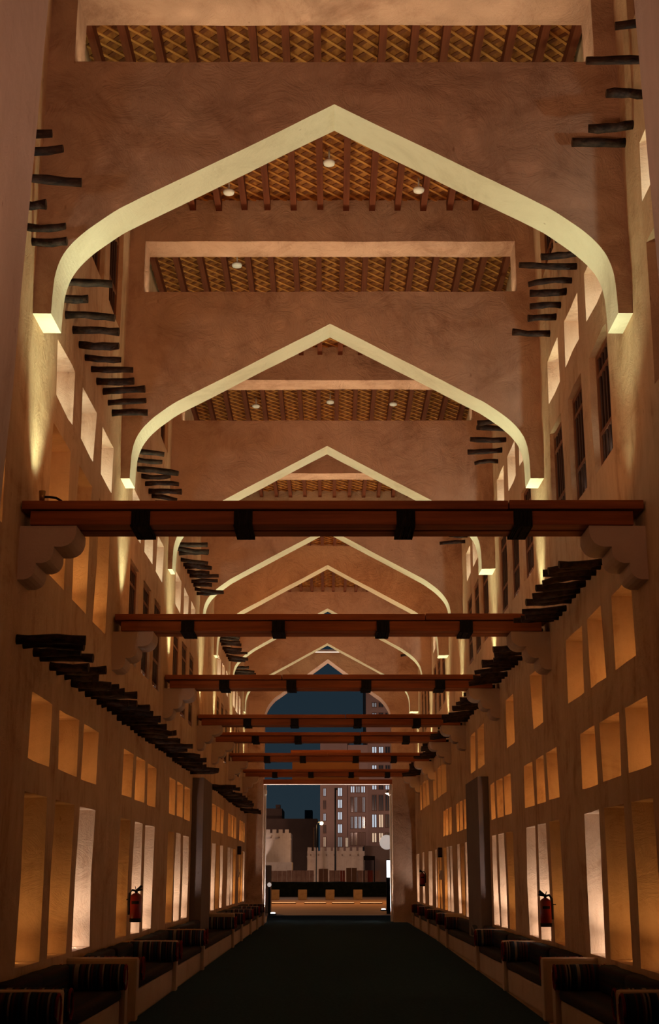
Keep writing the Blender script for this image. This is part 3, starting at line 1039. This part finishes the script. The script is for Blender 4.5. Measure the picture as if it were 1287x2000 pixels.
ARMS = [7.3, 11.5, 16.0, 20.1, 24.4, 31.9, 35.0, 39.0, 42.5, 46.0]
PIERS = {5: True}
BN = ['', 'nearest', 'second', 'third', 'fourth', 'fifth', 'sixth', 'seventh', 'eighth']
for side, sd in ((-1, 'left'), (1, 'right')):
    for i in range(1, len(ARMS)):
        pass
    for i in range(0, 9):
        a, b = ARMS[i], ARMS[i + 1]
        a_end = a + 0.2
        near_arm = i in (2,)
        if i == 1:
            b = 15.15
        dm = (a + b) / 2

        def xf(d):
            return 2.2 if side < 0 else min(2.2 + 38 * d / 2735, 2.72)
        xb = -XL if side < 0 else XR
        f = xf(b)
        depth = xb - f
        if i == 0:
            name = 'closest'
        else:
            name = BN[i]
        t = empty('masonry_bench', (0, 0, 0))
        tag(t, (('%s plaster bench with arm slab along the %s wall' % (name, sd)) if i else 'plaster bench at the bottom %s corner, cut by the photo edge' % sd), 'bench', 'plaster benches along the %s wall' % sd)

        def bb(n, xa, xc, y0, y1, z0, z1, r=0.03):
            p, q = sorted((side * xa, side * xc))
            return boxo(n, (p, q, y0, y1, z0, z1), M['bench'], t, r)
        bb('seat_base', f + 0.06, xb + 0.03, a_end - 0.02, b + 0.02, 0.0, 0.31)
        ztop = 0.69 if i != 4 else 0.76
        if True:
            bb('arm', f, xb + 0.03, b, b + 0.2, 0.0, ztop - (0.05 if i == 1 else 0))
            if near_arm:
                bb('arm', xf(a), xb + 0.03, a, a + 0.2, 0.0, ztop)
        # soft furnishings
        me = cushion_mesh('seat_cushion', (0, depth - 0.10, 0, b - a_end - 0.06, 0, 0.11), M['cloth_seat'], 0.04)
        o = mesh_obj('seat_cushion', me)
        o.location = (side * (f + 0.04) if side > 0 else -(f + 0.04) - (depth - 0.10), a_end + 0.03, 0.31)
        gb = 'seat cushions on the %s benches' % sd
        tag(o, 'dark woven seat cushion on the %s plaster bench of the %s wall' % (name, sd), 'cushion', gb)
        # back cushions along the wall, leaning a little
        nb = 2 if b - a_end > 2.5 else 1
        Lb = (b - a_end - 0.7) / nb
        for q in range(nb):
            th = 0.2 if depth > 0.5 else 0.12
            me = cushion_mesh('back_cushion', (-th, 0, 0, Lb - 0.04, 0, 0.27), M['cloth_back'], 0.05)
            o = mesh_obj('back_cushion', me)
            o.location = (side * (xb - 0.05) if side > 0 else -(xb - 0.05) + th, a_end + 0.35 + q * Lb, 0.42)
            o.rotation_euler = (0, 0, rnd.uniform(-.02, .02))
            tag(o, 'dark %s back cushion on the %s bench against the %s wall' % (('near', 'far')[q] if nb == 2 else 'long', name, sd), 'cushion', 'back cushions on the %s benches' % sd)
        # one bolster against each arm
        for q, (yy, nm) in enumerate(((a_end + 0.16, 'near'), (b - 0.16, 'far'))):
            red = (i in (2, 3, 6) and q == 0)
            xa, xc = f - 0.02, xb - 0.12
            p_, q_ = sorted((side * xa, side * xc))
            bolster(p_, q_, yy, 0.42 + 0.135, 0.125, M['cloth_red'] if red else M['cloth_dark'],
                    '%s striped bolster at the %s arm of the %s %s bench' % ('reddish' if red else 'dark', nm, name, sd), 'striped bolsters on the %s benches' % sd)

# ------------------------------------------------------------------ fire extinguishers
def extinguisher(x, ybot, ytop, X, lab, mirror=1):
    p = onX(x, ybot, X)
    q = onX(x, ytop, X)
    h = q.z - p.z
    t = empty('fire_extinguisher', (X, p.y, p.z))
    r = h * 0.205
    bm = bmesh.new()
    lathe(bm, [(r * 0.9, 0.10 * h), (r, 0.14 * h), (r, 0.86 * h), (r * 0.85, 0.93 * h), (r * 0.45, 0.985 * h), (r * 0.28, 1.0 * h)], n=20)
    bm_obj('cylinder', bm, M['ext_red'], t)
    bm = bmesh.new()
    lathe(bm, [(r * 1.03, 0), (r * 1.05, 0.02), (r * 1.05, 0.125 * h), (r * 0.95, 0.13 * h)], n=20)
    bm_obj('base_ring', bm, M['black'], t)
    bm = bmesh.new()
    tube(bm, [(0, 0, h), (0, 0, h * 1.10)], r * 0.25, 10)
    tube(bm, [(0, 0, h * 1.08), (mirror * 0.08, 0, h * 1.24)], [0.014, 0.02], 8)
    tube(bm, [(0, 0, h * 1.07), (mirror * 0.09, 0, h * 1.12)], [0.012, 0.016], 8)
    tube(bm, [(0, 0, h * 1.06), (-mirror * 0.02, 0, h * 1.22)], 0.006, 6)
    bm_obj('valve_handle', bm, M['black'], t)
    bm = bmesh.new()
    k = -mirror
    tube(bm, [(0, 0, h * 1.06), (k * r * 0.7, 0, h * 1.10), (k * r * 1.15, 0, h * 0.98), (k * r * 1.22, 0, h * 0.7), (k * r * 1.18, 0, h * 0.25)], 0.016, 8)
    bm_obj('hose', bm, M['black'], t)
    bm = bmesh.new()
    for j in range(8):
        a0, a1 = [R(-90 + (-40 + 80 * (j + f) / 8)) for f in (0, 1)]
        vs = [bm.verts.new((r * 1.01 * math.cos(a), r * 1.01 * math.sin(a), z)) for a, z in ((a0, 0.62 * h), (a1, 0.62 * h), (a1, 0.72 * h), (a0, 0.72 * h))]
        bm.faces.new(vs)
    bm_obj('label_band', bm, M['black'], t)
    bm = bmesh.new()
    box(bm, *sorted((-math.copysign(r * 0.2, X), math.copysign(abs(XL if X < 0 else XR) - abs(X), X))), -0.02, 0.02, h * 0.75, h * 0.79)
    bm_obj('wall_bracket', bm, M['black'], t)
    tag(t, lab, 'extinguisher', 'fire extinguishers on the walls')


extinguisher(264, 1801, 1744, -2.86, 'red fire extinguisher in front of a bright niche on the left wall')
extinguisher(1067, 1810, 1754, 2.91, 'red fire extinguisher in front of a bright niche, near right wall', -1)
extinguisher(825, 1731, 1705, 2.91, 'small bright red fire extinguisher on the far right wall', -1)

for x, y, X, lab in ((465, 1706, -2.97, 'small pale switch box on the far left wall beyond the pier'), (862, 1709, 3.02, 'small pale switch box on the far right wall beyond the pier')):
    p = onX(x, y, X)
    t = empty('switch_box', p)
    boxo('box', (-0.04, 0.04, -0.08, 0.08, -0.12, 0.12), M['white'], t, 0.01)
    boxo('switch', (-0.05, 0.05, -0.02, 0.02, -0.04, 0.04), M['black'], t)
    tag(t, lab, 'switch')
for x, y, X, lab in ((467, 1661, -2.95, 'small dark loudspeaker high on the far left wall'), (860, 1665, 3.0, 'small dark loudspeaker high on the far right wall')):
    p = onX(x, y, X)
    t = empty('loudspeaker', p)
    boxo('cabinet', (-0.07, 0.07, -0.1, 0.1, -0.13, 0.13), M['black'], t, 0.015)
    boxo('grille', (-0.06, 0.06, -0.11, -0.095, -0.1, 0.1), M['shutter'], t)
    tag(t, lab, 'speaker')

# ------------------------------------------------------------------ outside: plaza, street, buildings
for x, lab in ((536.5, 'concrete cube planter nearest the left jamb, out on the plaza'), (590.5, 'concrete cube on the plaza, second from the left'),
               (644.5, 'concrete cube on the plaza, third from the left'), (699, 'concrete cube on the plaza, rightmost of the four')):
    p = onZ(x, 1757, 0.0)
    bm = bmesh.new()
    rbox(bm, -0.31, 0.31, 0, 0.62, 0, 0.66, 0.03)
    o = bm_obj('stone_cube', bm, M['stone'])
    o.location = (p.x, p.y, 0)
    tag(o, lab, 'bollard', 'concrete cubes across the plaza')
for x0, x1, lab in ((530, 578, 'leftmost lit kerb strip across the plaza'), (594, 637, 'second lit kerb strip across the plaza'), (648, 692, 'third lit kerb strip across the plaza'), (703, 747, 'rightmost lit kerb strip across the plaza')):
    a, b = onZ(x0, 1763, 0.06), onZ(x1, 1763, 0.06)
    o = boxo('lit_kerb', (0, b.x - a.x, 0, 0.12, 0.0, 0.10), M['stone'])
    o.location = (a.x, a.y, 0)
    g = boxo('lit_edge', (0.02, b.x - a.x - 0.02, -0.02, -0.001, 0.05, 0.085), M['kerb_glow'], o)  # glow stands in for light on the kerb edge
    tag(o, lab, 'kerb', 'lit kerb strips on the plaza')
for x, y, lab in ((533, 1787, 'bright ground light at the left foot of the end portal'), (749, 1779, 'bright ground light at the right foot of the end portal')):
    p = onZ(x, y, 0.0)
    t = empty('ground_light', (p.x, p.y, 0))
    bm = bmesh.new()
    lathe(bm, [(0.14, 0.0), (0.14, 0.05), (0.11, 0.06)], n=14)
    bm_obj('rim', bm, M['black'], t)
    bm = bmesh.new()
    lathe(bm, [(0.10, 0.06), (0.10, 0.09), (0.05, 0.11)], n=14)
    bm_obj('lens', bm, M['ground_glow'], t)
    tag(t, lab, 'lamp', 'ground lights outside the portal')

# hedge / dark planting across the plaza
a, b = onD(505, 1748, 108), onD(758, 1723, 108)
bm = bmesh.new()
rbox(bm, a.x - 8, b.x + 6, 108, 109.5, -0.02, b.z, 0.15)
bmesh.ops.subdivide_edges(bm, edges=[e for e in bm.edges if e.calc_length() > 1], cuts=24, use_grid_fill=True)
for v in bm.verts:
    v.co += wob(v.co.x, v.co.y, v.co.z, 0.10, 2.0)
tag(bm_obj('hedge', bm, M['hedge']), 'long dark clipped hedge along the far side of plaza', 'hedge')

# barrier panels behind the hedge
xb = 520
i = 0
NM = ['leftmost', 'second', 'third', 'fourth', 'fifth', 'sixth', 'seventh', 'eighth']
spans = [(524, 560, 0, 1701), (560, 588, 0, 1700), (588, 613, 0, 1700), (622, 641, 2, 1697), (643, 664, 0, 1700), (664, 674, 1, 1700), (676, 697, 2, 1695), (697, 718, 0, 1700), (718, 728, 1, 1700), (728, 742, 0, 1700)]
for i, (x0, x1, kd, yt) in enumerate(spans):
    a, b = onD(x0, 1722, 122), onD(x1, yt, 122)
    t = empty('barrier_panel', (a.x, 122, 0))
    w = b.x - a.x
    m = (M['barrier_white'], M['barrier_red'], M['dark_build'])[kd]
    n = max(2, int(w / 0.35))
    for j in range(n):
        boxo('slat', (w * j / n + 0.01, w * (j + 1) / n - 0.01, -0.04, 0.04 + 0.01 * (j % 2), 0.15, b.z), m, t)
    boxo('foot', (0, w, -0.2, 0.2, 0, 0.15), M['dark_build'], t)
    kind = ('pale', 'red', 'dark')[kd]
    tag(t, '%s street barrier panel behind the hedge, %s from the left' % (kind, (NM + ['ninth', 'tenth'])[i]), 'barrier', 'street barrier panels')


def crenel(name, x0, x1, yt, yb, D, depth, m, lab, merlon=None, ztop_extra=0.0):
    a, b = onD(x0, yb, D), onD(x1, yt, D)
    t = empty(name, (a.x, D, 0))
    w, h = b.x - a.x, b.z
    boxo('wall', (0, w, 0, depth, 0, h - 0.35), m, t)
    n = max(3, int(w / 0.62))
    for j in range(n):
        boxo('merlon', (w * j / n + 0.03, w * (j + 0.68) / n, 0, 0.35, h - 0.35, h), m, t)
    boxo('string_course', (-0.05, w + 0.05, -0.06, 0, h - 1.0, h - 0.86), m, t)
    for j in range(int(w / 0.8)):
        boxo('waterspout', (0.3 + j * 0.8, 0.42 + j * 0.8, -0.35, 0, h - 0.82, h - 0.7), M['dark_build'], t)
    tag(t, lab, 'building')
    return t


crenel('fort_building', 600, 712, 1655, 1700, 140, 8, M['fort'], 'low pale battlemented wall in the middle distance below the tower')
crenel('fort_building', 506, 568, 1620, 1700, 136, 6, M['fort'], 'brightly lit battlemented block at the left of the far view')
a, b = onD(506, 1700, 130), onD(570, 1684, 130)
o = boxo('low_building', (a.x, b.x, 130, 134, 0, b.z), M['fort'])
tag(o, 'low tan block in front of the lit battlemented one', 'building')
a, b = onD(480, 1700, 200), onD(620, 1599, 200)
t = empty('dark_building', (a.x, 200, 0))
boxo('lower_block', (0, b.x - a.x, 0, 20, 0, b.z), M['dark_build'], t)
c, d = onD(551, 1579, 205), onD(551, 1600, 205)
boxo('upper_block', (0, c.x - a.x, 5, 16, b.z, c.z), M['dark_build'], t)
c2 = onD(547, 1571, 205)
boxo('stair_head', (c2.x - a.x - 0.7, c2.x - a.x, 6, 8, c.z, c2.z), M['dark_build'], t)
tag(t, 'wide dark unlit building behind the lit battlemented block', 'building')
a, b = onD(595, 1610, 320), onD(610, 1582, 320)
o = boxo('distant_building', (a.x, b.x, 320, 330, 0, b.z), simple('distant_blue', (0.02, 0.045, 0.07), (0.018, 0.04, 0.06), (1, 1, 1), 0.9, 0))
tag(o, 'small bluish tower block far away above the dark roof', 'building')


# the lit tower
def tower():
    D = 170.0
    t = empty('office_tower', (0, D, 0))
    def P(x, y, dd=0.0):
        return onD(x, y, D + dd)
    def block(n, x0, x1, yt, dd, dep):
        a, b = P(x0, 1700, dd), P(x1, yt, dd)
        return boxo(n, (a.x, b.x, dd, dd + dep, 0, b.z), M['tower'], t)
    block('left_wing', 625, 682, 1452, 0.0, 16)
    block('middle_wing', 680, 718, 1455, -1.0, 16)
    block('right_wing', 717, 860, 1310, 0.5, 16)
    def win(x0, x1, y0, y1, dd, m, name='window'):
        a, b = P(x0, y1, dd), P(x1, y0, dd)
        fr = boxo(name, (a.x, b.x, dd - 0.10, dd - 0.001, a.z, b.z), M['dark_build'], t)
        g = 0.08
        boxo('pane', (a.x + g, b.x - g, dd - 0.13, dd - 0.101, a.z + g, b.z - g), m, fr)
        boxo('mullion', ((a.x + b.x) / 2 - 0.05, (a.x + b.x) / 2 + 0.05, dd - 0.17, dd - 0.131, a.z + g, b.z - g), M['dark_build'], fr)
    # left wing slits
    for y0, y1, m in ((1539, 1556, 'win_cool'), (1563, 1581, 'glass'), (1588, 1604, 'win_cool'), (1611, 1628, 'glass'), (1634, 1655, 'win_warm')):
        win(631, 637, y0, y1, 0, M[m])
    for y0, y1, m in ((1538, 1556, 'win_cool'), (1561, 1579, 'win_cool'), (1585, 1602, 'win_cool'), (1609, 1628, 'win_cool'), (1634, 1655, 'win_dim')):
        win(659, 669, y0, y1, 0, M[m])
    win(674, 681, 1635, 1655, -0.0, M['win_warm'])
    # middle wing
    for y0, y1, ms in ((1535, 1549, ('win_cool', 'win_dim', 'win_cool')), (1556, 1587, ('glass', 'win_dim', 'tower', 'win_dim')), (1594, 1619, ('win_dim', 'win_cool', 'win_cool', 'glass')), (1625, 1652, ('glass', 'glass', 'tower', 'tower'))):
        n = len(ms)
        for j, m in enumerate(ms):
            x0 = 684 + 31 * j / n
            win(x0, x0 + 31 / n - 1.2, y0, y1, -1.0, M[m])
    # right wing
    for y0, y1, ms in ((1372, 1382, ('win_dim', 'glass', 'glass')), (1392, 1402, ('win_dim', 'glass', 'glass')), (1458, 1476, ('win_cool', 'win_cool', 'glass')), (1494, 1503, ('win_cool', 'glass', 'glass')),
                       (1533, 1543, ('win_cool', 'glass', 'win_cool')), (1552, 1584, ('glass', 'glass', 'glass')), (1590, 1617, ('win_cool', 'win_warm', 'glass')), (1626, 1646, ('win_warm', 'win_warm', 'glass'))):
        for j, m in enumerate(ms):
            x0 = 726 + j * 13
            win(x0, x0 + 10, y0, y1, 0.5, M[m])
        for j in range(5):
            x0 = 768 + j * 13
            win(x0, x0 + 10, y0, y1, 0.5, M['glass'])
    tag(t, 'tall modern stone tower with lit slit windows behind the battlements', 'building')


tower()
# street furniture: tall dark mast, sodium lamp, globe, lit sign, gantry
p, q = onD(655, 1700, 134), onD(655, 1540, 134)
t = empty('lamp_mast', (p.x, 134, 0))
bm = bmesh.new()
tube(bm, [(0, 0, 0), (0, 0, q.z)], [0.10, 0.07], 8)
bm_obj('mast', bm, M['black'], t)
boxo('lantern', (-0.08, 0.22, -0.1, 0.1, q.z - 0.15, q.z + 0.05), M['black'], t)
tag(t, 'tall thin dark unlit mast in front of the tower', 'mast')
p, q = onD(618, 1700, 132), onD(628, 1608, 132)
t = empty('street_lamp', (q.x - 0.5, 132, 0))
bm = bmesh.new()
tube(bm, [(0, 0, 0), (0, 0, q.z - 0.2), (0.2, 0, q.z + 0.12), (0.5, 0, q.z + 0.14)], 0.05, 8)
bm_obj('pole', bm, M['black'], t)
bm = bmesh.new()
bmesh.ops.create_uvsphere(bm, u_segments=12, v_segments=8, radius=0.17, matrix=Matrix.Translation((0.5, 0, q.z)))
bm_obj('lamp_globe', bm, M['street_glow'], t, True)
tag(t, 'street lamp with glowing orange head left of the tower', 'lamp')
light('POINT', 'street_lamp_light', (q.x, 131.6, q.z), 500, (1, 0.55, 0.22), size=0.2)
p = onD(617, 1630, 190)
t = empty('lit_post', (onD(613, 1655, 190).x, 190, 0))
z0, z1 = onD(613, 1700, 190).z, onD(613, 1616, 190).z
boxo('post', (-0.10, 0.10, -0.1, 0.1, 0, z1), M['stone'], t)
boxo('lit_edge', (-0.11, -0.05, -0.14, -0.101, z1 - 3.5, z1), simple('post_orange', (0.5, 0.2, 0.05), (0.4, 0.15, 0.04), (1, 1, 1), 0.6, 0), t)  # orange light on the post is put into this strip's colour
tag(t, 'slim orange-lit post against the dark building', 'post')
p = onD(755, 1645, 56)
t = empty('wall_disc', (p.x, 56, p.z))
r = 14 / 2690 * 56
bm = bmesh.new()
bmesh.ops.create_uvsphere(bm, u_segments=24, v_segments=14, radius=r)
bm_obj('globe', bm, M['balloon'], t, True)
bm = bmesh.new()
tube(bm, [(0, 0, 0), (1.4, 0, 0.03)], 0.02, 6)
bm_obj('bracket_arm', bm, M['brass'], t)
bm = bmesh.new()
tube(bm, [(1.4, 0, 0.2), (1.4, 0, -p.z)], 0.05, 8)
bm_obj('post', bm, M['black'], t)
tag(t, 'large pale glowing globe on a bracket right of the end portal', 'lamp')
p = onD(764, 1697, 60)
t = empty('lit_sign', (p.x, 60, 0))
w, h = 9 / 2700 * 60, 16 / 2700 * 60
boxo('frame', (-w - .02, w + .02, 0.0, 0.1, 0, p.z + h + .03), M['black'], t)
boxo('sign_face', (-w, w, -0.03, -0.001, p.z - h, p.z + h), M['screen'], t)
tag(t, 'bright white lit sign box at the right of the portal view', 'sign')
# lantern on right jamb
p = onD(768, 1550, DE + 1.1)
t = empty('jamb_lantern', (2.2, DE + 1.18, p.z))
bm = bmesh.new()
lathe(bm, [(0.03, 0.16), (0.05, 0.14), (0.17, 0.04), (0.18, 0.02)], n=14)
bm_obj('shade', bm, M['brass'], t)
bm = bmesh.new()
lathe(bm, [(0.03, -0.08), (0.06, -0.04), (0.16, 0.0), (0.17, 0.02)], n=14)
bm_obj('diffuser', bm, M['ground_glow'], t)
boxo('bracket', (-0.02, 0.02, -0.14, 0.0, 0.13, 0.17), M['black'], t)
tag(t, 'white lantern with shade on right jamb of the end portal', 'lamp')
# dark gantry frame near the sign
a, b = onD(710, 1703, 118), onD(732, 1672, 118)
t = empty('metal_gantry', (a.x, 118, 0))
w = b.x - a.x
boxo('post', (0, 0.08, -0.05, 0.05, 0, b.z - 0.3), M['black'], t)
boxo('post', (w - 0.08, w, -0.05, 0.05, 0, b.z - 0.3), M['black'], t)
boxo('header', (0.0, w, -0.08, 0.08, b.z - 0.35, b.z), M['black'], t)
tag(t, 'dark metal gantry frame standing by the battlemented wall', 'frame')
# pink-brown building at the right
a, b = onD(712, 1700, 150), onD(735, 1652, 150)
o = boxo('side_building', (a.x, a.x + 12, 150, 158, 0, b.z), M['tower'])
tag(o, 'low brown block at the right below the tower', 'building')
# left gate post outside
a, b = onD(512, 1775, 62), onD(530, 1690, 62)
o = boxo('gate_post', (a.x - 1.0, b.x, 62, 62.4, 0, b.z), M['bench'], None, 0.03)
tag(o, 'orange-lit plaster gate post just outside the left jamb', 'post')
p = onD(526, 1728, 58)
t = empty('bollard_lamp', (p.x, 58, 0))
bm = bmesh.new()
tube(bm, [(0, 0, 0), (0, 0, p.z - 0.05)], 0.035, 8)
bm_obj('post', bm, M['black'], t)
bm = bmesh.new()
bmesh.ops.create_uvsphere(bm, u_segments=14, v_segments=10, radius=0.09, matrix=Matrix.Translation((0, 0, p.z)))
bm_obj('lamp_globe', bm, M['balloon'], t, True)
tag(t, 'small pale globe lamp on a post left of the plaza', 'lamp')
